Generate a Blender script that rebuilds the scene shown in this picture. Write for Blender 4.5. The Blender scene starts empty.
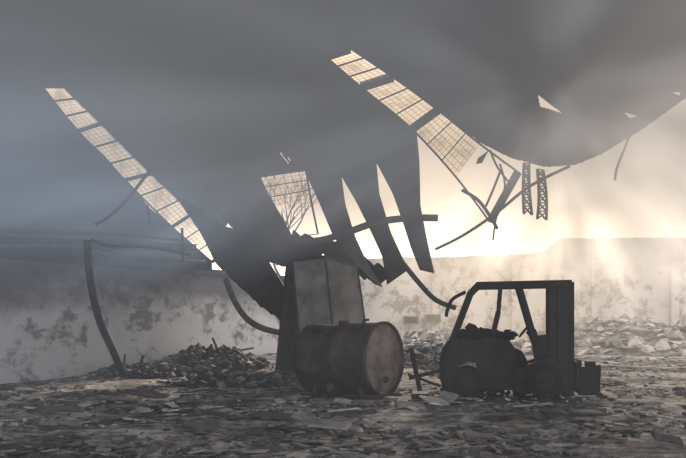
import bpy, math, random
from mathutils import Vector, Matrix, noise
random.seed(7)
scene = bpy.context.scene
scene.view_settings.view_transform = 'Standard'
scene.view_settings.look = 'None'

# ---------------- projection helpers: image pixel coordinates + depth from camera -> world metres
F = 953.0; EYE = 1.6
def at(u, v, d):
    return Vector(((u-343.0)/F*d, d, EYE+(310.0-v)/F*d))
def lerp(pts, x):
    if x <= pts[0][0]: return pts[0][1]
    for (a, b), (c, e) in zip(pts, pts[1:]):
        if x <= c:
            return b+(e-b)*(x-a)/(c-a)
    return pts[-1][1]
def wall_d(u):
    k = (u-343)/F
    return 14.54/max(0.336-k, 0.2)
def roof_d(u, v):
    f = lerp([(-140, 14), (-60, 16.3), (0, 19), (50, 22), (100, 25), (170, 28), (320, 30)], v)
    w = wall_d(u)-0.12
    h = 1.2
    t = max(0, min(1, 0.5+0.5*(w-f)/h))
    return w*(1-t)+f*t-h*t*(1-t)*0.5

# ---------------- materials
def newmat(name):
    m = bpy.data.materials.new(name); m.use_nodes = True
    nt = m.node_tree
    return m, nt, nt.nodes['Principled BSDF']
def N(nt, t, **kw):
    n = nt.nodes.new(t)
    for k, v in kw.items():
        if k in n.inputs: n.inputs[k].default_value = v
        else: setattr(n, k, v)
    return n
def grimy(name, c1, c2, scale=3.0, rough=0.8, metal=0.0, bump=0.3, c3=None, detail=8, lo=0.35, hi=0.65):
    m, nt, b = newmat(name)
    tc = N(nt, 'ShaderNodeTexCoord')
    n1 = N(nt, 'ShaderNodeTexNoise', Scale=scale, Detail=detail, Roughness=0.65)
    nt.links.new(tc.outputs['Object'], n1.inputs['Vector'])
    r = N(nt, 'ShaderNodeValToRGB')
    e = r.color_ramp.elements
    e[0].position = lo; e[0].color = (*c1, 1); e[1].position = hi; e[1].color = (*c2, 1)
    if c3:
        x = e.new(min(0.98, hi+0.1)); x.color = (*c3, 1)
    nt.links.new(n1.outputs['Fac'], r.inputs['Fac'])
    nt.links.new(r.outputs['Color'], b.inputs['Base Color'])
    b.inputs['Roughness'].default_value = rough; b.inputs['Metallic'].default_value = metal
    n2 = N(nt, 'ShaderNodeTexNoise', Scale=scale*6, Detail=6)
    nt.links.new(tc.outputs['Object'], n2.inputs['Vector'])
    bp = N(nt, 'ShaderNodeBump', Strength=bump, Distance=0.05)
    nt.links.new(n2.outputs['Fac'], bp.inputs['Height'])
    nt.links.new(bp.outputs['Normal'], b.inputs['Normal'])
    return m
M_roof = grimy('sooty_roof_steel', (0.03,0.03,0.033), (0.05,0.05,0.055), 0.8, 0.8, 0.1, 0.2)
M_sheet = grimy('burnt_sheet_steel', (0.013,0.013,0.016), (0.035,0.035,0.042), 2.5, 0.7, 0.2, 0.4)
M_beam = grimy('burnt_beam_steel', (0.02,0.02,0.024), (0.06,0.056,0.058), 4, 0.7, 0.2, 0.3)
M_pipe = grimy('grey_pipe_steel', (0.08,0.08,0.09), (0.16,0.15,0.15), 5, 0.6, 0.2, 0.2)
M_fork = grimy('burnt_forklift_steel', (0.004,0.004,0.0045), (0.018,0.013,0.012), 4, 0.8, 0.0, 0.4)
M_tyre = grimy('charred_rubber', (0.004,0.004,0.004), (0.011,0.010,0.010), 8, 0.9, 0, 0.6)
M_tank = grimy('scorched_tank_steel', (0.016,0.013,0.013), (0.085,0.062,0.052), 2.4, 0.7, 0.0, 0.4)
M_tankend = grimy('sunlit_scorched_tank_end', (0.07,0.055,0.048), (0.26,0.205,0.175), 2.2, 0.7, 0.0, 0.3)  # scorched steel, colour lightened and warmed for sunlight falling on this end
M_box = grimy('pale_panel_paint', (0.11,0.10,0.098), (0.38,0.35,0.34), 1.1, 0.75, 0.0, 0.3)  # container face tones: pale front, mid right, dark elsewhere
M_boxm = grimy('mid_panel_paint', (0.05,0.045,0.044), (0.18,0.165,0.16), 1.3, 0.75, 0.0, 0.3)
M_boxd = grimy('dark_panel_paint', (0.022,0.02,0.021), (0.06,0.055,0.054), 1.6, 0.75, 0.0, 0.3)
M_r1 = grimy('rubble_dark', (0.022,0.021,0.022), (0.095,0.09,0.09), 5, 0.9)
M_r2 = grimy('rubble_mid', (0.12,0.115,0.115), (0.28,0.26,0.25), 5, 0.9)
M_r3 = grimy('rubble_pale', (0.30,0.285,0.275), (0.58,0.54,0.50), 5, 0.9)

def floor_mat():
    m, nt, b = newmat('ash_covered_concrete')
    tc = N(nt, 'ShaderNodeTexCoord')
    a = N(nt, 'ShaderNodeTexNoise', Scale=0.45, Detail=10, Roughness=0.7)
    c = N(nt, 'ShaderNodeTexNoise', Scale=4.0, Detail=8, Roughness=0.75)
    for x in (a, c): nt.links.new(tc.outputs['Object'], x.inputs['Vector'])
    mix = N(nt, 'ShaderNodeMath', operation='MULTIPLY_ADD'); mix.inputs[1].default_value = 0.55
    nt.links.new(a.outputs['Fac'], mix.inputs[0])
    mm = N(nt, 'ShaderNodeMath', operation='MULTIPLY'); mm.inputs[1].default_value = 0.45
    nt.links.new(c.outputs['Fac'], mm.inputs[0]); nt.links.new(mm.outputs[0], mix.inputs[2])
    r = N(nt, 'ShaderNodeValToRGB'); e = r.color_ramp.elements
    e[0].position = 0.43; e[0].color = (0.028,0.027,0.029,1)
    e[1].position = 0.58; e[1].color = (0.58,0.55,0.52,1)
    x = e.new(0.50); x.color = (0.17,0.162,0.16,1)
    nt.links.new(mix.outputs[0], r.inputs['Fac']); nt.links.new(r.outputs['Color'], b.inputs['Base Color'])
    b.inputs['Roughness'].default_value = 0.95; b.inputs['Specular IOR Level'].default_value = 0.2
    bp = N(nt, 'ShaderNodeBump', Strength=0.9, Distance=0.06)
    nt.links.new(c.outputs['Fac'], bp.inputs['Height']); nt.links.new(bp.outputs['Normal'], b.inputs['Normal'])
    return m
M_floor = floor_mat()

def wall_mat(name, pale, mid, dark, thr, sc=(1,1,1), soot=(1.4,2.9), sootc=(0.16,0.155,0.165)):
    """plaster: fine mottling, small sharp flakes where it has come off, soot from soot[0] upward"""
    m, nt, b = newmat(name)
    tc = N(nt, 'ShaderNodeTexCoord')
    mp = N(nt, 'ShaderNodeMapping'); mp.inputs['Scale'].default_value = sc; mp.inputs['Location'].default_value = (3.3, 1.7, 0.4)
    nt.links.new(tc.outputs['Object'], mp.inputs['Vector'])
    a = N(nt, 'ShaderNodeTexNoise', Scale=2.2, Detail=12, Roughness=0.68)
    s = N(nt, 'ShaderNodeTexNoise', Scale=0.6, Detail=6, Roughness=0.6)
    for x in (a, s): nt.links.new(mp.outputs[0], x.inputs['Vector'])
    r = N(nt, 'ShaderNodeValToRGB'); e = r.color_ramp.elements
    e[0].position = thr-0.02; e[0].color = (*dark, 1); e[1].position = thr+0.05; e[1].color = (*pale, 1)
    x = e.new(thr+0.01); x.color = (*mid, 1)
    cmb = N(nt, 'ShaderNodeMath', operation='MULTIPLY_ADD'); cmb.inputs[1].default_value = 0.4
    nt.links.new(s.outputs['Fac'], cmb.inputs[0])
    am = N(nt, 'ShaderNodeMath', operation='MULTIPLY'); am.inputs[1].default_value = 0.6
    nt.links.new(a.outputs['Fac'], am.inputs[0]); nt.links.new(am.outputs[0], cmb.inputs[2])
    nt.links.new(cmb.outputs[0], r.inputs['Fac'])
    # soot band, edge broken by noise
    sep = N(nt, 'ShaderNodeSeparateXYZ'); nt.links.new(tc.outputs['Object'], sep.inputs[0])
    zz = N(nt, 'ShaderNodeMath', operation='MULTIPLY_ADD'); zz.inputs[1].default_value = 3.2
    nt.links.new(s.outputs['Fac'], zz.inputs[0])
    zs = N(nt, 'ShaderNodeMath', operation='SUBTRACT'); zs.inputs[1].default_value = 1.6
    nt.links.new(sep.outputs['Z'], zs.inputs[0]); nt.links.new(zs.outputs[0], zz.inputs[2])
    mr = N(nt, 'ShaderNodeMapRange'); mr.interpolation_type = 'SMOOTHSTEP'
    mr.inputs['From Min'].default_value = soot[0]; mr.inputs['From Max'].default_value = soot[1]
    mr.inputs['To Max'].default_value = 0.9
    nt.links.new(zz.outputs[0], mr.inputs['Value'])
    mx = N(nt, 'ShaderNodeMixRGB'); nt.links.new(mr.outputs[0], mx.inputs[0])
    nt.links.new(r.outputs[0], mx.inputs[1]); mx.inputs[2].default_value = (*sootc, 1)
    nt.links.new(mx.outputs[0], b.inputs['Base Color']); b.inputs['Roughness'].default_value = 0.9
    bp = N(nt, 'ShaderNodeBump', Strength=0.25, Distance=0.02)
    nt.links.new(a.outputs['Fac'], bp.inputs['Height']); nt.links.new(bp.outputs['Normal'], b.inputs['Normal'])
    return m
M_wl = wall_mat('smoke_stained_plaster', (0.60,0.60,0.60), (0.42,0.415,0.41), (0.22,0.21,0.21), 0.455, (0.7,0.6,1.2), (1.3,2.5), (0.10,0.095,0.105))
M_wb = wall_mat('peeling_plaster', (0.62,0.57,0.53), (0.48,0.44,0.41), (0.27,0.24,0.22), 0.47, (0.9,1,0.9), (2.9,4.8), (0.26,0.23,0.21))

def skylight_mat():
    m, nt, b = newmat('wired_skylight_sheet')
    out = nt.nodes['Material Output']
    uv = N(nt, 'ShaderNodeTexCoord')
    br = N(nt, 'ShaderNodeTexBrick', offset=0.0)
    br.inputs['Scale'].default_value = 1.0; br.inputs['Mortar Size'].default_value = 0.013
    br.inputs['Brick Width'].default_value = 0.2; br.inputs['Row Height'].default_value = 0.17
    br.inputs['Mortar Smooth'].default_value = 0.3
    nt.links.new(uv.outputs['UV'], br.inputs['Vector'])
    dirt = N(nt, 'ShaderNodeTexNoise', Scale=1.3, Detail=6, Roughness=0.7)
    nt.links.new(uv.outputs['Object'], dirt.inputs['Vector'])
    dr = N(nt, 'ShaderNodeValToRGB'); dr.color_ramp.elements[0].position = 0.33; dr.color_ramp.elements[0].color = (0.50,0.42,0.34,1)
    dr.color_ramp.elements[1].position = 0.52; dr.color_ramp.elements[1].color = (0.99,0.91,0.80,1)
    nt.links.new(dirt.outputs['Fac'], dr.inputs['Fac'])
    dif = N(nt, 'ShaderNodeBsdfTranslucent'); dif.inputs['Color'].default_value = (0.9,0.85,0.78,1)
    tr = N(nt, 'ShaderNodeBsdfTransparent'); nt.links.new(dr.outputs[0], tr.inputs['Color'])
    dk = N(nt, 'ShaderNodeBsdfTransparent'); dk.inputs['Color'].default_value = (0.42,0.36,0.30,1)
    m1 = N(nt, 'ShaderNodeMixShader'); m1.inputs[0].default_value = 0.93
    nt.links.new(dif.outputs[0], m1.inputs[1]); nt.links.new(tr.outputs[0], m1.inputs[2])
    m2 = N(nt, 'ShaderNodeMixShader')
    nt.links.new(br.outputs['Fac'], m2.inputs[0]); nt.links.new(m1.outputs[0], m2.inputs[1]); nt.links.new(dk.outputs[0], m2.inputs[2])
    nt.links.new(m2.outputs[0], out.inputs['Surface'])
    return m
M_sky = skylight_mat()

# ---------------- mesh builder
class MB:
    def __init__(s): s.v=[]; s.f=[]; s.m=[]; s.mats=[]; s.uv={}; s.M=None
    def mi(s, mat):
        if mat not in s.mats: s.mats.append(mat)
        return s.mats.index(mat)
    def add(s, vs, fs, mat, uvs=None):
        o=len(s.v); i=s.mi(mat)
        for k,p in enumerate(vs):
            s.v.append(tuple(p))
            if uvs: s.uv[o+k]=uvs[k]
        for f in fs: s.f.append([o+x for x in f]); s.m.append(i)
    def box(s, c, size, mat, rot=None, taper=1.0):
        c=Vector(c); hx,hy,hz=[q/2 for q in size]
        vs=[]
        for z in (-1,1):
            t = taper if z>0 else 1
            for x,y in ((-1,-1),(1,-1),(1,1),(-1,1)):
                p=Vector((x*hx*t,y*hy*t,z*hz))
                if rot: p=rot@p
                vs.append(c+p)
        s.add(vs,[(3,2,1,0),(4,5,6,7),(0,1,5,4),(1,2,6,5),(2,3,7,6),(3,0,4,7)],mat)
    def bar(s, a, b, w, h, mat, up=Vector((0,0,1))):
        a=Vector(a); b=Vector(b); d=(b-a); L=d.length; d.normalize()
        if abs(d.dot(up))>0.98: up=Vector((0,1,0))
        x=d.cross(up).normalized(); y=x.cross(d).normalized()
        R=Matrix((x,d,y)).transposed()
        s.box((a+b)/2,(w,L,h),mat,R)
    def ibeam(s, a, b, w, h, mat):
        a=Vector(a); b=Vector(b)
        up=Vector((0,0,1)); d=(b-a).normalized()
        if abs(d.z)>0.9: up=Vector((0,1,0))
        x=d.cross(up).normalized(); y=x.cross(d).normalized()
        s.bar(a,b,w*0.12,h,mat,up)
        s.bar(a+y*h/2,b+y*h/2,w,h*0.08,mat,up); s.bar(a-y*h/2,b-y*h/2,w,h*0.08,mat,up)
    def tube(s, pts, r, mat, n=8, sub=4):
        P=[Vector(p) for p in pts]
        if len(P)>2:
            Q=[]
            for i in range(len(P)-1):
                p0=P[max(i-1,0)];p1=P[i];p2=P[i+1];p3=P[min(i+2,len(P)-1)]
                for k in range(sub):
                    t=k/sub
                    Q.append(0.5*((2*p1)+(p2-p0)*t+(2*p0-5*p1+4*p2-p3)*t*t+(3*p1-p0-3*p2+p3)*t**3))
            Q.append(P[-1]); P=Q
        rr = r if callable(r) else (lambda t: r)
        vs=[];fs=[]; ref=Vector((0.13,0.9,0.35)).normalized()
        for i,p in enumerate(P):
            d=(P[min(i+1,len(P)-1)]-P[max(i-1,0)]).normalized()
            x=d.cross(ref)
            if x.length<0.05: x=d.cross(Vector((1,0,0)))
            x.normalize(); y=d.cross(x)
            q=rr(i/(len(P)-1))
            for k in range(n):
                a=2*math.pi*k/n; vs.append(p+x*math.cos(a)*q+y*math.sin(a)*q)
        for i in range(len(P)-1):
            for k in range(n):
                fs.append((i*n+k,i*n+(k+1)%n,(i+1)*n+(k+1)%n,(i+1)*n+k))
        fs.append(tuple(range(n))[::-1]); fs.append(tuple((len(P)-1)*n+k for k in range(n)))
        s.add(vs,fs,mat)
    def cyl(s, a, b, r, mat, n=24): s.tube([a,b],r,mat,n)
    def prism(s, prof, y0, y1, mat, inset=0.0):
        n=len(prof); vs=[(x,y0,z) for x,z in prof]+[(x,y1,z) for x,z in prof]
        fs=[tuple(range(n)),tuple(range(2*n-1,n-1,-1))]+[(i,i+n,(i+1)%n+n,(i+1)%n) for i in range(n)]
        s.add(vs,fs,mat)
    def rock(s, c, r, mat, flat=1.0):
        c=Vector(c); q=Matrix.Rotation(random.uniform(0,6.28),3,'Z')@Matrix.Rotation(random.uniform(-.5,.5),3,'X')
        sx,sy,sz=random.uniform(.6,1.3)*r,random.uniform(.6,1.3)*r,random.uniform(.4,.9)*r*flat
        base=[(0,0,-1),(0,0,1)]+[(math.cos(a*1.0472+random.uniform(-.3,.3)),math.sin(a*1.0472),random.uniform(-.5,.5)) for a in range(6)]
        vs=[c+q@Vector((x*sx*random.uniform(.8,1.1),y*sy,z*sz)) for x,y,z in base]
        fs=[(1,2+i,2+(i+1)%6) for i in range(6)]+[(0,2+(i+1)%6,2+i) for i in range(6)]
        s.add(vs,fs,mat)
    def loft(s, A, B, mat, n=40, m=12, dfun=None, wob=0.0):
        def samp(P,t):
            L=[0]
            for p,q in zip(P,P[1:]): L.append(L[-1]+math.hypot(q[0]-p[0],q[1]-p[1]))
            x=t*L[-1]
            for i in range(len(P)-1):
                if x<=L[i+1] or i==len(P)-2:
                    k=(x-L[i])/max(1e-6,L[i+1]-L[i]); return [a+(b-a)*k for a,b in zip(P[i],P[i+1])]
        vs=[];fs=[];uv=[]
        for i in range(n+1):
            a=samp(A,i/n); b=samp(B,i/n)
            for j in range(m+1):
                w=j/m; u=a[0]+(b[0]-a[0])*w; v=a[1]+(b[1]-a[1])*w
                d = (a[2]+(b[2]-a[2])*w) if len(a)>2 else (dfun or roof_d)(u,v)
                p=at(u,v,d)
                if wob:
                    p.y += wob*noise.noise(p*0.45)
                vs.append(p); uv.append((i/n,w))
        for i in range(n):
            for j in range(m):
                k=i*(m+1)+j; fs.append((k,k+1,k+m+2,k+m+1))
        s.add(vs,fs,mat,uv)
        return vs
    def obj(s, name, smooth=False, solid=0, loc=None):
        me=bpy.data.meshes.new(name); 
        o=Vector(loc) if loc is not None else Vector((0,0,0))
        me.from_pydata([tuple(Vector(v)-o) for v in s.v],[],s.f)
        for m in s.mats: me.materials.append(m)
        me.polygons.foreach_set('material_index',s.m)
        if s.uv:
            l=me.uv_layers.new(name='UVMap')
            for p in me.polygons:
                for li in p.loop_indices:
                    l.data[li].uv=s.uv.get(me.loops[li].vertex_index,(0,0))
        if smooth: me.polygons.foreach_set('use_smooth',[True]*len(me.polygons))
        me.update()
        ob=bpy.data.objects.new(name,me); ob.location=o; scene.collection.objects.link(ob)
        if solid:
            md=ob.modifiers.new('t','SOLIDIFY'); md.thickness=solid
        return ob
def ragged(P, amp, step=4, seed=0):
    out=[P[0]]
    for p,q in zip(P,P[1:]):
        L=math.hypot(q[0]-p[0],q[1]-p[1]); n=max(1,int(L/step))
        for i in range(1,n+1):
            t=i/n; k=[a+(b-a)*t for a,b in zip(p,q)]
            nn=noise.noise(Vector((k[0]*0.17,k[1]*0.17,seed*3.1)))*amp+random.uniform(-.25,.25)*amp
            k[0]+=nn*0.6; k[1]+=nn; out.append(tuple(k))
    return out

# ---------------- floor and walls
b=MB()
nx,ny=220,220
vs=[];fs=[]
def ground_z(x,y):
    z=0.05*noise.noise(Vector((x*0.5,y*0.5,0)))+0.035*noise.noise(Vector((x*1.9,y*1.9,3)))+0.025*noise.noise(Vector((x*5,y*5,8)))
    return z-0.02
for j in range(ny+1):
    y=-4+ (j/ny)**1.0*47.4
    for i in range(nx+1):
        x=-18+ i/nx*38
        vs.append((x,y,ground_z(x,y)))
for j in range(ny):
    for i in range(nx):
        k=j*(nx+1)+i; fs.append((k,k+1,k+nx+2,k+nx+1))
b.add(vs,fs,M_floor); b.obj('floor',smooth=True)

def wallpts(Y): return Vector((-7.52+0.336*(Y-20.9),Y,0))
b=MB()
p0=wallpts(-4); p1=wallpts(43.2); nrm=Vector((0.336,1,0)).normalized(); off=Vector((-nrm.y,nrm.x,0))*0.25
Lw=2.9
vs=[p0,p1,p1+off,p0+off]; vs=[v+Vector((0,0,-0.1)) for v in vs]+[v+Vector((0,0,Lw)) for v in vs]
b.add(vs,[(0,1,2,3),(7,6,5,4),(0,4,5,1),(1,5,6,2),(2,6,7,3),(3,7,4,0)],M_wl)
b.obj('wall_left')
b=MB()
q0=wallpts(2)-off*0.3; q1=wallpts(42)-off*0.3
b.bar(q0+Vector((0,0,2.82)),q1+Vector((0,0,2.82)),0.14,0.16,M_beam)
b.obj('trim_2')
b=MB()
X0,X1=-0.1,20.0; n=120
def wtop(x):
    h=lerp([(-1,3.9),(4.5,4.0),(7.0,4.1),(8.4,4.15),(9.2,4.3),(9.9,4.85),(21,4.95)],x)
    return h+(0.08 if x<9.8 else 0.03)*noise.noise(Vector((x*2.3,5,1)))
vs=[];fs=[]
for i in range(n+1):
    x=X0+(X1-X0)*i/n; t=wtop(x)
    vs+=[(x,43.2,-0.1),(x,43.2,t),(x,43.5,t),(x,43.5,-0.1)]
for i in range(n):
    k=i*4
    for q in range(4): fs.append((k+q,k+4+q,k+4+(q+1)%4,k+(q+1)%4))
b.add(vs,fs,M_wb)
b.obj('wall_back')
b=MB()
for i in range(5): b.box((4.2+3.6*i,43.1,1.9),(0.35,0.2,3.9),M_wb)
b.box((15,43.12,4.75),(10.5,0.2,0.16),M_wb)
b.obj('trim_1')

# ---------------- roof
b=MB()
b.box((0,5.2,8.3),(36,18.6,0.12),M_roof); b.obj('ceiling')

wall_top=lambda u: 310-953*(2.85-1.6)/wall_d(u)
b=MB()
edge1=[(-250,7),(-80,46),(0,68),(40,83),(42,86),(75,128),(105,156),(150,208),(185,237),(212,262)]
low1=[(u,wall_top(u)) for u in (-250,-80,0,42,75,105,150,185,212)]
def intri(u,v,T):
    (a,b_),(c,d),(e,f)=T
    s1=(c-a)*(v-b_)-(d-b_)*(u-a); s2=(e-c)*(v-d)-(f-d)*(u-c); s3=(a-e)*(v-f)-(b_-f)*(u-e)
    return (s1>=0 and s2>=0 and s3>=0) or (s1<=0 and s2<=0 and s3<=0)
def col_loft(b,top,bot,u0,u1,mat,n,m,wob=0.0,rag=0.0,tears=()):
    vs=[];fs=[];uvp=[]
    for i in range(n+1):
        u=u0+(u1-u0)*i/n
        ta=lerp(top,u); tb=lerp(bot,u)+ (rag*noise.noise(Vector((u*0.25,0,5))) if rag else 0)
        for j in range(m+1):
            v=ta+(tb-ta)*j/m
            p=at(u,v,roof_d(u,v)); uvp.append((u,v))
            if wob: p+=Vector((0,wob*noise.noise(p*0.4)*min(1,j/3),0))
            vs.append(p)
    for i in range(n):
        for j in range(m):
            k=i*(m+1)+j
            if tears:
                cu=(uvp[k][0]+uvp[k+m+2][0])/2; cv=(uvp[k][1]+uvp[k+m+2][1])/2
                if any(intri(cu,cv,T) for T in tears): continue
            fs.append((k,k+1,k+m+2,k+m+1))
    b.add(vs,fs,mat)
col_loft(b,edge1,low1,-250,212,M_roof,120,10)
b.obj('roof_cladding',smooth=True)
b=MB()
bot2=[(-250,12),(-80,52),(0,75),(42,88),(61,86),(100,124),(150,174),(190,212),(225,228),(240,205),(258,178),(305,171),(325,175)]
col_loft(b,[(-250,-140),(325,-140)],bot2,-250,325,M_roof,400,160,0.15,1.0,tears=[((280,153),(292,161),(289,165))])
top2=[(325,56),(361,87),(374,96),(416,132)]
bot2b=[(325,175),(341,178),(375,164),(416,160)]
col_loft(b,top2,bot2b,325,416,M_roof,50,12,0.1)
top3=[(325,-140),(950,-140)]
bot3=[(325,55),(350,48),(393,77),(438,110),(480,143),(510,158),(545,167),(575,165),(600,155),(640,131),(686,98),(760,40),(950,-40)]
col_loft(b,top3,bot3,325,950,M_roof,800,300,0.1,1.0,tears=[((538,95),(562,113),(540,106)),((624,112),(638,116),(630,118)),((672,92),(681,92),(680,95))])
b.obj('collapsed_roof',smooth=True)

# skylight strips
def strip(name, up, lo, segs, gx=1.0, missing=(), thin=0.05, thick=0.13, every=2, rail=1.0):
    b=MB()
    def samp(P,t):
        x=t*(len(P)-1); i=min(int(x),len(P)-2); k=x-i
        return [a+(c-a)*k for a,c in zip(P[i],P[i+1])]
    for s_i in range(segs):
        if s_i in missing: continue
        t0=s_i/segs; t1=(s_i+1)/segs
        K=6
        vs=[];uv=[];fs=[]
        for i in range(K+1):
            t=t0+(t1-t0)*i/K
            a=samp(up,t); c=samp(lo,t)
            for q in range(3):
                w=q/2; u=a[0]+(c[0]-a[0])*w; v=a[1]+(c[1]-a[1])*w
                vs.append(at(u,v,roof_d(u,v)+0.03)); uv.append((i/K*gx,w))
        for i in range(K):
            for q in range(2):
                k=i*3+q; fs.append((k,k+1,k+4,k+3))
        b.add(vs,fs,M_sky,uv)
    for s_i in range(segs+1):
        if s_i in missing: continue
        t=s_i/segs; a=samp(up,t); c=samp(lo,t)
        w=thick if s_i%every==0 else thin
        b.bar(at(a[0],a[1],roof_d(a[0],a[1])-.03),at(c[0],c[1],roof_d(c[0],c[1])-.03),w,0.05,M_sheet,Vector((0,1,0)))
    for P in (up,lo):
        b.tube([at(p[0],p[1],roof_d(p[0],p[1])) for p in P],0.03,M_sheet,6)
    return b.obj(name)
strip('skylight_strip',[(63,86),(103,123),(154,173),(195,212),(230,250)],[(42,86),(78,131),(125,180),(172,227),(212,262)],12,1.0,every=3,thin=0.03,thick=0.1)
strip('skylight_strip',[(350,48),(393,77),(438,110),(480,144),(518,172)],[(325,56),(361,87),(412,129),(456,177),(490,222)],12,1.0,missing=(9,10,11),every=3,thick=0.24,thin=0.03)
strip('skylight_strip',[(257,177),(275,207),(292,237)],[(306,170),(311,200),(318,234)],6,0.5,missing=(3,4,5),every=9,thin=0.025,thick=0.05)

# ---------------- hanging sheets
def hang(name,L,R,d0,d1,n=26,m=6,amp=0.0,mat=M_sheet):
    def addd(P):
        N_=len(P); return [(p[0],p[1],d0+(d1-d0)*i/(N_-1)) for i,p in enumerate(P)]
    b=MB()
    A=addd(L);B=addd(R)
    if amp: A=ragged(A,amp); B=ragged(B,amp,seed=2)
    A=[(a[0],a[1],a[2]-0.35) for a in A]
    b.loft(A,B,mat,n,m,wob=0.25)
    return b.obj(name,smooth=True,solid=0.03)
hang('hanging_roof_sheet',[(303,168),(318,200),(333,236),(352,262),(374,284)],[(341,174),(345,205),(355,238),(368,266),(382,287)],28,27.6)
hang('hanging_roof_sheet',[(339,172),(357,204),(371,232),(382,256),(387,285)],[(376,160),(379,195),(390,232),(408,270)],28,27.3)
hang('hanging_roof_sheet',[(374,158),(393,195),(404,225),(412,250),(420,270)],[(416,126),(419,160),(420,205),(427,240),(434,273)],27.8,27.3)
hang('hanging_roof_sheet',[(222,215),(240,238),(258,256),(286,268)],[(260,176),(273,205),(290,236),(303,258)],28,28.5,amp=3)
hang('fallen_roof_sheet',[(178,198),(200,210),(240,236),(264,254),(284,286),(288,320)],[(182,206),(200,232),(215,262),(238,286),(260,306),(282,321)],27.5,28.5,n=60,m=8,amp=9)
hang('fallen_roof_sheet',[(244,238),(285,236),(330,238),(372,262),(392,272)],[(240,268),(280,262),(322,256),(362,276),(380,285)],28.6,28.2,n=60,m=6,amp=8)

b=MB()
# dangling lattice strips torn from the roof
for (u,v0,v1,du,tw) in ((524,163,214,5,-3),(537,169,219,6,5)):
    L=[at(u+tw*math.sin(k/6*3)*0.35,v0+(v1-v0)*k/6,27.8) for k in range(7)]
    R=[at(u+du+tw*math.sin(k/6*3)*0.35+3*k/6,v0+(v1-v0)*k/6+1,27.9) for k in range(7)]
    b.tube(L,0.045,M_sheet,5,3); b.tube(R,0.045,M_sheet,5,3)
    for k in range(6):
        b.bar(L[k],R[k+1],0.06,0.03,M_sheet); b.bar(R[k],L[k+1],0.05,0.03,M_sheet)
        b.bar(L[k],R[k],0.05,0.03,M_sheet)
b.obj('hanging_lattice')
b=MB()
b.tube([at(570,166,27.2),at(530,186,27.4),at(495,214,28.0),at(462,236,29),at(436,249,30)],0.045,M_beam)
b.tube([at(462,190,27.2),at(478,200,27.3),at(490,216,27.6),at(497,228,28)],0.05,M_beam)
b.tube([at(500,172,27.3),at(493,190,27.5),at(486,206,27.9)],0.035,M_beam)
b.tube([at(500,164,27.3),at(505,185,27.5),at(500,206,27.6)],0.03,M_beam)
b.tube([at(520,172,27.3),at(508,196,27.5),at(497,216,27.9),at(493,240,28.2)],0.025,M_beam)
b.tube([at(490,150,27.0),at(498,168,27.2),at(512,186,27.5)],0.03,M_beam)
b.obj('hanging_cables')
b=MB(); b.tube([at(630,135,26.4),at(624,150,26.6),at(617,168,26.8),at(615,180,27)],0.035,M_beam); b.obj('hanging_wire')
b=MB(); b.tube([at(283,154,27.1),at(291,164,27.1)],0.03,M_sheet,6)
b.loft([(489,150,26.6),(482,163,26.7)],[(478,158,26.6),(476,164,26.7)],M_sheet,3,3); b.obj('torn_sheet_scraps')

# ---------------- pipes / beams
b=MB(); b.tube([at(296,242,27),at(322,240,26.8),at(348,232,26.6),(at(378,222,26.4)),at(410,218,26.3),at(438,218,26.2)],0.10,M_pipe,10); b.obj('bent_pipe')
b=MB(); b.tube([at(226,280,27),at(234,300,26.5),at(246,318,26.3),at(262,328,26),at(282,333,26)],0.085,M_pipe,10); b.obj('bent_pipe')
b=MB(); b.tube([at(402,262,27),at(420,284,27),at(436,300,27),at(456,308,27)],0.075,M_beam,10); b.obj('bent_pipe')
b=MB()
pts=[at(86,240,20.0),at(89,280,20.0),at(98,320,20.0),at(112,352,20.2),at(122,376,20.6)]
b.tube(pts,0.06,M_beam,4,6); b.tube([p+Vector((0.07,0,0)) for p in pts],0.04,M_beam,4,6)
b.obj('buckled_column')
b=MB()
b.ibeam(at(-90,238,17.5),at(196,248,28),0.16,0.2,M_beam)
b.tube([at(-90,250,17.6),at(60,246,21.5),at(130,258,24.5),at(205,262,28)],0.05,M_pipe)
b.tube([at(-90,225,17.6),at(40,232,21),at(120,234,24),at(182,240,27)],0.05,M_beam)
b.obj('roof_edge_girder')
b=MB(); b.tube([at(96,224,21.3),at(110,216,21.8),at(130,196,23),at(150,170,24.5)],0.04,M_beam)
b.tube([at(92,240,21),at(110,246,21.5),at(150,247,23),at(190,255,26)],0.04,M_beam); b.obj('sagging_cable')
b=MB(); b.tube([at(182,228,26.5),at(183,262,26.7)],0.04,M_beam); b.tube([at(147,205,25),at(150,225,25)],0.04,M_beam); b.obj('hanging_rods')

# ---------------- storage container
b=MB()
def quadbox(b,p,mat,depthv):
    dv=Vector(depthv)
    vs=[Vector(x) for x in p]+[Vector(x)+dv for x in p]
    b.add(vs,[(0,1,2,3),(7,6,5,4),(0,4,5,1),(1,5,6,2),(2,6,7,3),(3,7,4,0)],mat)
def gp(u,d,z=0.0): return Vector(((u-343)/F*d,d,z))
fl=gp(303,23.6); fr=gp(338,23.2)
tl=at(292,261,23.6); tr=at(325,257,23.2)
l0=gp(276,25.4); l1=at(287,262,25.0)
r0=gp(372,24.6); r1=at(357,266,24.6)
k0=l0+(r0-fr); k1=l1+(r1-tr)
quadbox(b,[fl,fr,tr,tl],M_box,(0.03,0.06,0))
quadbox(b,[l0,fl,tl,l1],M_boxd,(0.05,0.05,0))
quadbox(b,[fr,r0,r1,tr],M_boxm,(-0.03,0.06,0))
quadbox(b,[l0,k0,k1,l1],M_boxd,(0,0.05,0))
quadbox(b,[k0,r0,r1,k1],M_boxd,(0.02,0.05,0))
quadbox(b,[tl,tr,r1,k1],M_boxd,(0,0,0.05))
quadbox(b,[l1,tl,k1,k1+Vector((0,.02,0))],M_boxd,(0,0,0.05))
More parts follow.
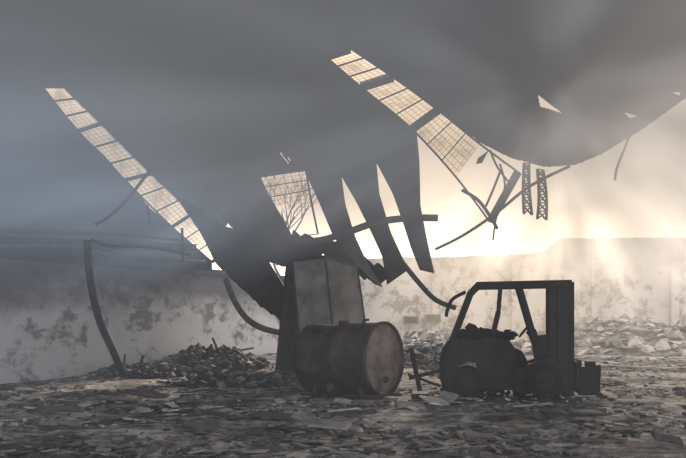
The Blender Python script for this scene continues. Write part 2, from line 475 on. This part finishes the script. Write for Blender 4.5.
for a,c in ((fl,tl),(fr,tr),(r0,r1),(l0,l1)):
    b.bar(a,c,0.05,0.05,M_boxd,Vector((0,1,0)))
for a,c in ((tl,tr),(tr,r1),(l1,tl)): b.bar(a,c,0.06,0.05,M_boxd,Vector((0,1,0)))
b.obj('storage_container')

# ---------------- tank
def build_tank():
    b=MB()
    R=0.67; L=1.6; n=48
    rings=[(-L/2-0.16,0.0),(-L/2-0.15,0.25),(-L/2-0.10,0.47),(-L/2-0.03,0.60),(-L/2,R),(-L/2+0.06,R),(-0.3,R*0.99),(0.0,R),(0.02,R+0.012),(0.06,R+0.012),(0.08,R),(0.25,R*1.0),(L/2-0.08,R),(L/2-0.06,R+0.02),(L/2,R+0.02),(L/2,R-0.02),(L/2-0.04,R-0.03)]
    end=[(L/2-0.04,R-0.03),(L/2-0.02,0.4),(L/2-0.0,0.2),(L/2+0.01,0.0)]
    def rev(rs,mat):
        vs=[];fs=[]
        for x,r in rs:
            for k in range(n):
                a=2*math.pi*k/n
                dent=1-0.05*max(0,math.sin(a))*math.exp(-((x+0.35)/0.3)**2)
                vs.append((x,r*dent*math.cos(a),r*dent*math.sin(a)))
        for i in range(len(rs)-1):
            for k in range(n): fs.append((i*n+k,i*n+(k+1)%n,(i+1)*n+(k+1)%n,(i+1)*n+k))
        b.add(vs,fs,mat)
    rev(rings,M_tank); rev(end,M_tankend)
    b.cyl((-0.1,0,R-0.05),(-0.1,0,R+0.04),0.10,M_tank,16)
    b.tube([(0.35,0,R-.03),(0.35,0,R+0.04),(0.45,0,R+0.05)],0.025,M_tank)
    b.cyl((L/2-0.02,0.0,-0.38),(L/2+0.04,0,-0.38),0.06,M_tank,12)
    for x in (-0.5,0.5):
        b.prism([(x-0.06,-R-0.02),(x+0.06,-R-0.02),(x+0.05,-R+0.25),(x-0.05,-R+0.25)],-0.42,0.42,M_boxd)
    b.bar((-0.9,-0.3,-R),(0.9,-0.3,-R),0.07,0.06,M_boxd); b.bar((-0.9,0.3,-R),(0.9,0.3,-R),0.07,0.06,M_boxd)
    for y in (-0.64,0.51):
        b.cyl((0.0,y,-R+0.17),(0.0,y+0.13,-R+0.17),0.19,M_tyre,20)
        b.cyl((0.0,y-0.01,-R+0.17),(0.0,y+0.14,-R+0.17),0.08,M_tank,12)
    o=b.obj('metal_tank')
    for p in o.data.polygons: p.use_smooth = len(p.vertices)==4 and p.area<0.2
    return o
tk=build_tank()
c=at(349,360,17.9)
tk.location=(c.x,17.9,0.69); tk.rotation_euler=(0,math.radians(-1),math.radians(-34))

# ---------------- forklift
def build_forklift():
    b=MB(); W=0.56
    prof=[(0.10,0.10),(0.02,0.30),(0.0,0.62),(0.05,0.88),(0.14,1.02),(0.30,1.08),(0.74,1.06),(0.80,0.80),(0.80,0.56),(0.72,0.62),(0.55,0.66),(0.38,0.6),(0.28,0.45),(0.26,0.12)]
    b.prism(prof,-W*0.8,W*0.8,M_fork)
    prof2=[(x+0.09 if x<0.3 else x,z) for x,z in prof]
    b.prism(prof2,-W,W,M_fork)
    b.box((0.08,0,0.55),(0.16,0.3,0.3),M_fork)
    for zz in (0.4,0.5,0.6): b.box((0.02,0,zz),(0.06,0.5,0.03),M_fork)
    b.prism([(0.70,0.20),(0.70,1.02),(0.85,1.10),(1.30,1.06),(1.42,0.9),(1.46,0.48),(1.46,0.14),(0.8,0.14)],-0.48,0.48,M_fork)
    b.prism([(1.40,0.10),(1.40,0.56),(2.15,0.5),(2.22,0.62),(2.30,0.60),(2.30,0.14),(2.1,0.08)],-0.52,0.52,M_fork)
    for y in (-.56,.40):
        b.prism([(1.60,0.44),(1.62,0.60),(2.0,0.74),(2.28,0.70),(2.28,0.44)],y,y+0.16,M_fork)
    b.box((1.42,-0.55,0.32),(0.32,0.1,0.04),M_fork)
    b.prism([(0.82,1.08),(0.80,1.22),(0.88,1.26),(1.28,1.18),(1.36,1.10),(1.34,1.04)],-0.26,0.26,M_tyre)
    b.prism([(0.56,1.06),(0.48,1.28),(0.56,1.36),(0.68,1.32),(0.86,1.12)],-0.24,0.24,M_tyre)
    for i in range(46):
        b.rock((random.uniform(0.3,1.5),random.uniform(-.42,.42),random.uniform(1.0,1.22)),random.uniform(.06,.15),M_tyre)
    b.prism([(1.86,0.44),(1.76,1.02),(1.86,1.14),(2.08,1.16),(2.20,0.5)],-0.42,0.42,M_fork)
    b.prism([(1.40,0.5),(1.42,0.9),(1.56,0.84),(1.7,0.6),(1.86,0.6),(1.86,0.44)],-0.3,0.3,M_tyre)
    b.tube([(1.85,0,1.0),(1.66,0,1.20)],0.035,M_fork)
    ring=[]
    for k in range(13):
        a=k/12*2*math.pi; ring.append(Vector((1.62,0,1.22))+Vector((0.10*math.cos(a),0.17*math.sin(a),0.12*math.cos(a))))
    b.tube(ring,0.018,M_fork,6,3)
    for y in (-.2,-.28,-.36): b.tube([(1.85,y,1.1),(1.80,y,1.25)],0.012,M_fork,6)
    for y in (-0.48,0.48):
        b.bar((0.24,y,1.02),(0.60,y,1.94),0.08,0.12,M_fork)
        b.bar((0.58,y,1.90),(0.74,y,2.06),0.08,0.12,M_fork)
        b.bar((0.70,y,2.05),(2.46,y,2.08),0.08,0.13,M_fork)
        b.bar((1.50,y,2.04),(1.80,y,1.02),0.07,0.10,M_fork)
        b.bar((1.16,y,2.04),(1.12,y,1.55),0.06,0.10,M_fork); b.bar((1.12,y,1.57),(1.02,y,1.15),0.06,0.08,M_fork)
    for x in (0.72,0.95,1.12,1.3,1.48,1.66,1.84,2.02): b.box((x,0,2.07),(0.05,0.96,0.035),M_fork)
    b.bar((0.52,-.48,1.75),(0.52,.48,1.75),0.04,0.04,M_fork)
    for y in (-0.42,0.42):
        b.box((2.12,y,1.30),(0.14,0.08,1.56),M_fork)
        b.box((2.30,y,1.08),(0.19,0.12,2.06),M_fork)
        b.box((2.44,y*0.8,1.07),(0.15,0.10,2.08),M_fork)
        b.cyl((2.22,y*0.55,0.2),(2.22,y*0.55,1.95),0.05,M_fork,12)
        b.bar((1.95,y,0.5),(2.2,y,1.25),0.07,0.08,M_fork)
    for z in (0.25,1.15,2.05): b.box((2.34,0,z),(0.14,0.86,0.14),M_fork)
    b.box((2.42,0,1.9),(0.06,0.68,0.10),M_fork); b.box((2.42,0,0.9),(0.06,0.68,0.10),M_fork)
    b.box((2.48,0,1.0),(0.03,0.10,1.9),M_fork)
    b.box((2.30,0,1.10),(0.02,0.76,1.85),M_tyre)
    for z in (0.25,0.62): b.box((2.56,0,z),(0.08,1.06,0.10),M_fork)
    for y in (-.5,-.25,0,.25,.5): b.box((2.57,y,0.44),(0.05,0.05,0.5),M_fork)
    for y in (-0.3,0.3):
        b.box((2.62,y,0.38),(0.06,0.13,0.62),M_fork); b.prism([(2.60,0.05),(2.60,0.12),(3.02,0.10),(3.06,0.06)],y-0.065,y+0.065,M_fork)
    b.box((2.76,-0.12,0.32),(0.30,0.6,0.50),M_fork); b.box((2.82,-0.2,0.60),(0.16,0.4,0.14),M_fork)
    b.box((2.96,0.1,0.32),(0.12,0.5,0.46),M_fork); b.box((2.96,-.2,0.5),(0.1,0.2,0.2),M_fork)
    for x,r,y in ((0.53,0.27,0.42),(1.95,0.33,0.44)):
        for s in (-1,1):
            y0=s*y; y1=s*(y+0.2)
            b.cyl((x,y0,r),(x,y1,r),r,M_tyre,28); b.cyl((x,y0,r),(x,y1+s*0.015,r),r*0.55,M_fork,20); b.cyl((x,y0,r),(x,y1+s*0.04,r),r*0.2,M_fork,12)
    b.tube([(0.5,-.5,1.93),(0.26,-.54,1.80),(0.16,-.56,1.6),(0.14,-.54,1.48)],0.035,M_fork)
    for i in range(60):
        b.rock((random.uniform(0.1,2.5),random.uniform(-.65,.6),random.uniform(0.03,0.14)),random.uniform(.05,.14),M_tyre)
    o=b.obj('forklift'); md=o.modifiers.new('bev','BEVEL'); md.width=0.012; md.segments=2; md.limit_method='ANGLE'
    return o
fk=build_forklift()
q=at(439,395,18.2); fk.location=(q.x,18.0,0.0); fk.rotation_euler=(0,0,math.radians(-8)); fk.scale=(0.97,1,1)

b=MB()
p=at(411,348,17.3); q=at(420,391,17.3)
b.bar(p,q,0.08,0.08,M_fork); b.bar(at(409,378,17.3),at(440,371,17.2),0.05,0.07,M_fork)
b.bar(at(408,374,17.5),at(440,386,17.4),0.05,0.05,M_fork)
b.box((q.x,q.y,0.04),(0.3,0.3,0.1),M_fork)
b.obj('broken_post')

for u,v in ((411,320),(433,318)):
    b=MB(); c=at(u,v,42.9); b.box(c,(0.7,0.2,0.35),M_r2); b.box(c-Vector((0,.11,0)),(0.6,0.04,0.26),M_r1)
    for k in (-1,0,1): b.box(c+Vector((0,-.14,k*0.08)),(0.6,0.04,0.02),M_r1)
    b.obj('vent_grille')

# ---------------- rubble piles
def heap(name,cx,cy,rx,ry,h,count,mats,rmin,rmax,bars=6):
    b=MB(); n=28; vs=[(cx,cy,h*0.8)]; fs=[]
    for i in range(1,9):
        for k in range(n):
            a=2*math.pi*k/n; t=i/8
            z=h*0.8*(1-t*t)*(0.8+0.5*noise.noise(Vector((math.cos(a)*t*3+cx,math.sin(a)*t*3,cy))))-0.06*t
            vs.append((cx+rx*t*math.cos(a),cy+ry*t*math.sin(a),z))
    for k in range(n): fs.append((0,1+k,1+(k+1)%n))
    for i in range(7):
        for k in range(n): fs.append((1+i*n+k,1+(i+1)*n+k,1+(i+1)*n+(k+1)%n,1+i*n+(k+1)%n))
    b.add(vs,fs,mats[0])
    for i in range(count):
        a=random.uniform(0,6.283); t=math.sqrt(random.random())*1.0
        z=h*0.8*(1-t*t)*(0.8+0.5*noise.noise(Vector((math.cos(a)*t*3+cx,math.sin(a)*t*3,cy))))
        b.rock((cx+rx*t*math.cos(a),cy+ry*t*math.sin(a),max(0.02,z+random.uniform(-.05,.08))),random.uniform(rmin,rmax)*random.choice((1,1,.6,1.4)),random.choice(mats),random.choice((1,1,.4)))
    for i in range(bars):
        a=random.uniform(0,6.283); t=random.uniform(0,.6); p=Vector((cx+rx*t*math.cos(a),cy+ry*t*math.sin(a),h*0.5))
        q=p+Vector((random.uniform(-.8,.8),random.uniform(-.4,.4),random.uniform(.1,.5)))
        b.bar(p-(q-p)*0.3,q,0.05,0.05,M_beam)
    b.obj(name)
heap('rubble_heap',-3.75,27.2,1.6,3.2,0.65,700,[M_r1,M_r2,M_r2],0.05,0.14,4)
heap('rubble_heap',-5.0,23.6,1.2,1.5,0.3,350,[M_r1,M_r1,M_r2],0.05,0.12,2)
heap('rubble_heap',2.6,29.0,1.8,3.4,0.5,350,[M_r1,M_r2],0.06,0.16,4)
heap('rubble_heap',11.6,37.8,5.3,4.3,1.7,1100,[M_r2,M_r3,M_r2],0.10,0.28,5)
heap('rubble_heap',4.4,37.5,3.6,4.5,1.0,700,[M_r2,M_r1,M_r3],0.08,0.24,5)
heap('rubble_heap',-2.2,21.0,1.7,1.3,0.25,260,[M_r1,M_r2],0.04,0.12,3)

# scattered floor debris
b=MB()
for i in range(9500):
    y=9+ (random.random()**1.3)*26; x=random.uniform(-0.42,0.42)*y
    if x< -7.1+0.336*(y-20.9): continue
    dens=noise.noise(Vector((x*0.35,y*0.6,2)))
    if dens<random.uniform(-.45,.5): continue
    mat=random.choice((M_r1,M_r1,M_r1,M_r2,M_r2,M_r3) if y>13 else (M_r1,M_r1,M_r1,M_r1,M_r2,M_r2))
    z=ground_z(x,y)
    if random.random()<0.3:
        R=Matrix.Rotation(random.uniform(0,6.28),3,'Z')@Matrix.Rotation(random.uniform(-.3,.3),3,'X')@Matrix.Rotation(random.uniform(-.2,.2),3,'Y')
        b.box((x,y,z+random.uniform(.01,.03)),(random.uniform(.06,.32),random.uniform(.05,.2),random.uniform(.01,.03)),mat,R)
    else:
        b.rock((x,y,z+0.01),random.uniform(.015,.075),mat,0.7)
b.obj('floor_debris')
b=MB()
for (u,v,w,l,t,mt) in ((330,428,.55,.35,.12,M_r2),(150,397,.7,.3,.2,M_r1),(118,402,.8,.25,.1,M_r1),(436,404,.5,.35,.3,M_r3),(410,408,.5,.3,.2,M_r2),(530,408,.7,.3,-.1,M_r2),(585,415,.6,.3,.1,M_r1),(480,440,.4,.25,.1,M_r1),(668,443,.35,.2,.3,M_r1),(445,402,.3,.5,.4,M_r2),(270,418,.6,.3,.1,M_r1),(60,412,.7,.35,.1,M_r1),(640,404,.8,.3,.05,M_r2),(345,414,.5,.3,-.2,M_r3),(200,430,.5,.3,.1,M_r1)):
    d=F*1.6/(v-310); p=at(u,v,d); p.z=0.05
    R=Matrix.Rotation(random.uniform(-.6,.6),3,'Z')@Matrix.Rotation(t,3,'X')@Matrix.Rotation(t*.6,3,'Y')
    b.box(p,(w,l,.03),mt,R,0.92)
b.obj('fallen_plates')

def tree(x,y,h,seed):
    random.seed(seed); b=MB()
    def br(p,d,L,r,lv):
        q=p+d*L
        b.tube([p,(p+q)/2+Vector((random.uniform(-.06,.06)*L,0,0)),q],lambda t:r*(1-.4*t),M_r1,5,2)
        if lv==0: return
        for k in range(3):
            nd=(d+Vector((random.uniform(-.8,.8),random.uniform(-.5,.5),random.uniform(-.1,.5)))).normalized()
            br(p+d*L*random.uniform(.5,1),nd,L*random.uniform(.55,.8),r*.55,lv-1)
    br(Vector((x,y,0)),Vector((0,0,1)),h*0.35,0.16,5)
    b.obj('bare_tree')
tree(-2.6,47,11,3)
b=MB(); b.box((0,95,-0.35),(240,102,0.2),M_r2); b.obj('ground')

# ---------------- smoke: absorbing volume, denser under the roof, scattered sunlight painted in as emission
SUN=Vector((0.22,1,0.24)).normalized()
def smoke():
    m=bpy.data.materials.new('self_lit_smoke'); m.use_nodes=True; nt=m.node_tree; nt.nodes.clear()
    out=N(nt,'ShaderNodeOutputMaterial'); g=N(nt,'ShaderNodeNewGeometry')
    sep=N(nt,'ShaderNodeSeparateXYZ'); nt.links.new(g.outputs['Position'],sep.inputs[0])
    X,Y,Z=sep.outputs['X'],sep.outputs['Y'],sep.outputs['Z']
    def mr(src,a,b_,c,d,smooth=True):
        n=N(nt,'ShaderNodeMapRange'); n.interpolation_type='SMOOTHSTEP' if smooth else 'LINEAR'
        for k,v in zip(('From Min','From Max','To Min','To Max'),(a,b_,c,d)): n.inputs[k].default_value=v
        nt.links.new(src,n.inputs['Value']); return n.outputs[0]
    def ma(op,a,b_):
        n=N(nt,'ShaderNodeMath',operation=op)
        for i,x in enumerate((a,b_)):
            if isinstance(x,(int,float)): n.inputs[i].default_value=x
            else: nt.links.new(x,n.inputs[i])
        return n.outputs[0]
    def mixc(f,a,b_):
        n=N(nt,'ShaderNodeMixRGB'); nt.links.new(f,n.inputs[0])
        for i,x in ((1,a),(2,b_)):
            if isinstance(x,tuple): n.inputs[i].default_value=(*x,1)
            else: nt.links.new(x,n.inputs[i])
        return n.outputs[0]
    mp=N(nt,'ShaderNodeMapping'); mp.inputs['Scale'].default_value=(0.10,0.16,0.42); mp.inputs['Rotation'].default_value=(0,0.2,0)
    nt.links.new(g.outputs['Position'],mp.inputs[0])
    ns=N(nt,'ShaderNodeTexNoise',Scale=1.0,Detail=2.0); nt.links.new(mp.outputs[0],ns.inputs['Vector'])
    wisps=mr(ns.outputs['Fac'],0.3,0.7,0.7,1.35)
    # sun shafts painted into the emission by noise, parallel to the sun direction
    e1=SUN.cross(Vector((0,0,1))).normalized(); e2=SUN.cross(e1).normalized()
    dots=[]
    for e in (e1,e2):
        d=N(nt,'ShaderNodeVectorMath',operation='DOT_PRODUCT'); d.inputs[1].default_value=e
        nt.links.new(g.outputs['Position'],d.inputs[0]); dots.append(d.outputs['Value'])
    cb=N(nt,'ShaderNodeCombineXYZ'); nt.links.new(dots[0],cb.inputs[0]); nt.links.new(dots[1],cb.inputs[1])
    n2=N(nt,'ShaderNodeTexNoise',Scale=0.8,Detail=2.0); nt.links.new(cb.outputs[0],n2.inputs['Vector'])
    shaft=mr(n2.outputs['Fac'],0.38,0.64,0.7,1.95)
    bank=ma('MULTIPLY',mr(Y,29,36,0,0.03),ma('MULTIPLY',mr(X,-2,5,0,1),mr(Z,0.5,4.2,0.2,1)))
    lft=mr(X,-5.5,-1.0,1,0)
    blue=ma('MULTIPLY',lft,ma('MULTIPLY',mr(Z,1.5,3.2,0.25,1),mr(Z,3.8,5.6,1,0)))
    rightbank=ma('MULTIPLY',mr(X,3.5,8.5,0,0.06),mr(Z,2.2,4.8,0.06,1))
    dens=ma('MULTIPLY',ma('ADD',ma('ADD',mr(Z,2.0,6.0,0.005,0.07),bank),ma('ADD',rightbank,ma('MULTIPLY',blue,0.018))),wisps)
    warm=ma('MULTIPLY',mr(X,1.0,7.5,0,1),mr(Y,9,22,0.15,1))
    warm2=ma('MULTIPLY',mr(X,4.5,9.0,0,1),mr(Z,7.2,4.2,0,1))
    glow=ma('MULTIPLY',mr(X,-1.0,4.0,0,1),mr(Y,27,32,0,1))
    c=mixc(blue,(0.205,0.210,0.222),(0.31,0.375,0.475))  # blue, warm and glow tints put the light into the emission colour
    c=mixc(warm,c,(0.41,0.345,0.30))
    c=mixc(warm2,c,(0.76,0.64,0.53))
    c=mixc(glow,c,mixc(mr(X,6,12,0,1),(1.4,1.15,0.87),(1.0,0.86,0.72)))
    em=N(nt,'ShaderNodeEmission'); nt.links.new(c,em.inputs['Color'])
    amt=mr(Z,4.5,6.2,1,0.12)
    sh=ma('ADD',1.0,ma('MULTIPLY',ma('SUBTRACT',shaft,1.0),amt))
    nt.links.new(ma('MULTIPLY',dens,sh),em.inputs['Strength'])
    ab=N(nt,'ShaderNodeVolumeAbsorption'); ab.inputs['Color'].default_value=(0,0,0,1); nt.links.new(dens,ab.inputs['Density'])
    ad=N(nt,'ShaderNodeAddShader'); nt.links.new(em.outputs[0],ad.inputs[0]); nt.links.new(ab.outputs[0],ad.inputs[1])
    nt.links.new(ad.outputs[0],out.inputs['Volume'])
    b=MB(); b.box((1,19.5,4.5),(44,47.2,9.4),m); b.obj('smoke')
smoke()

# ---------------- sky and sun
w=bpy.data.worlds.new('sky'); scene.world=w; w.use_nodes=True; nt=w.node_tree
bg=nt.nodes['Background']
tc=N(nt,'ShaderNodeTexCoord')
sd=Vector((0.12,1,0.14)).normalized()
vm=N(nt,'ShaderNodeVectorMath',operation='DOT_PRODUCT'); vm.inputs[1].default_value=sd
ng=N(nt,'ShaderNodeMapRange'); ng.inputs['From Min'].default_value=-1; ng.inputs['From Max'].default_value=1
nt.links.new(tc.outputs['Generated'],vm.inputs[0]); nt.links.new(vm.outputs['Value'],ng.inputs['Value'])
r=N(nt,'ShaderNodeValToRGB'); e=r.color_ramp.elements
e[0].position=0.0; e[0].color=(3.5,3.6,4.0,1); e[1].position=1.0; e[1].color=(4.0,3.15,2.25,1)  # first stop, behind the camera, brightened as added fill for walls and floor
x=e.new(0.35); x.color=(2.0,2.1,2.35,1); x=e.new(0.75); x.color=(1.8,1.7,1.6,1); x=e.new(0.95); x.color=(4.2,3.5,2.75,1)
nt.links.new(ng.outputs[0],r.inputs['Fac']); nt.links.new(r.outputs[0],bg.inputs['Color']); bg.inputs['Strength'].default_value=1.0
sl=bpy.data.lights.new('sun','SUN'); sl.energy=12.0; sl.color=(1.0,0.83,0.66); sl.angle=math.radians(5)
so=bpy.data.objects.new('sun',sl); scene.collection.objects.link(so)
so.rotation_euler=SUN.to_track_quat('Z','Y').to_euler(); so.location=(8,60,18)

cam=bpy.data.cameras.new('camera'); cam.lens=50; cam.sensor_width=36; cam.shift_y=81/686; cam.clip_end=500
co=bpy.data.objects.new('camera',cam); co.location=(0,0,EYE); co.rotation_euler=(math.pi/2,0,0)
scene.collection.objects.link(co); scene.camera=co
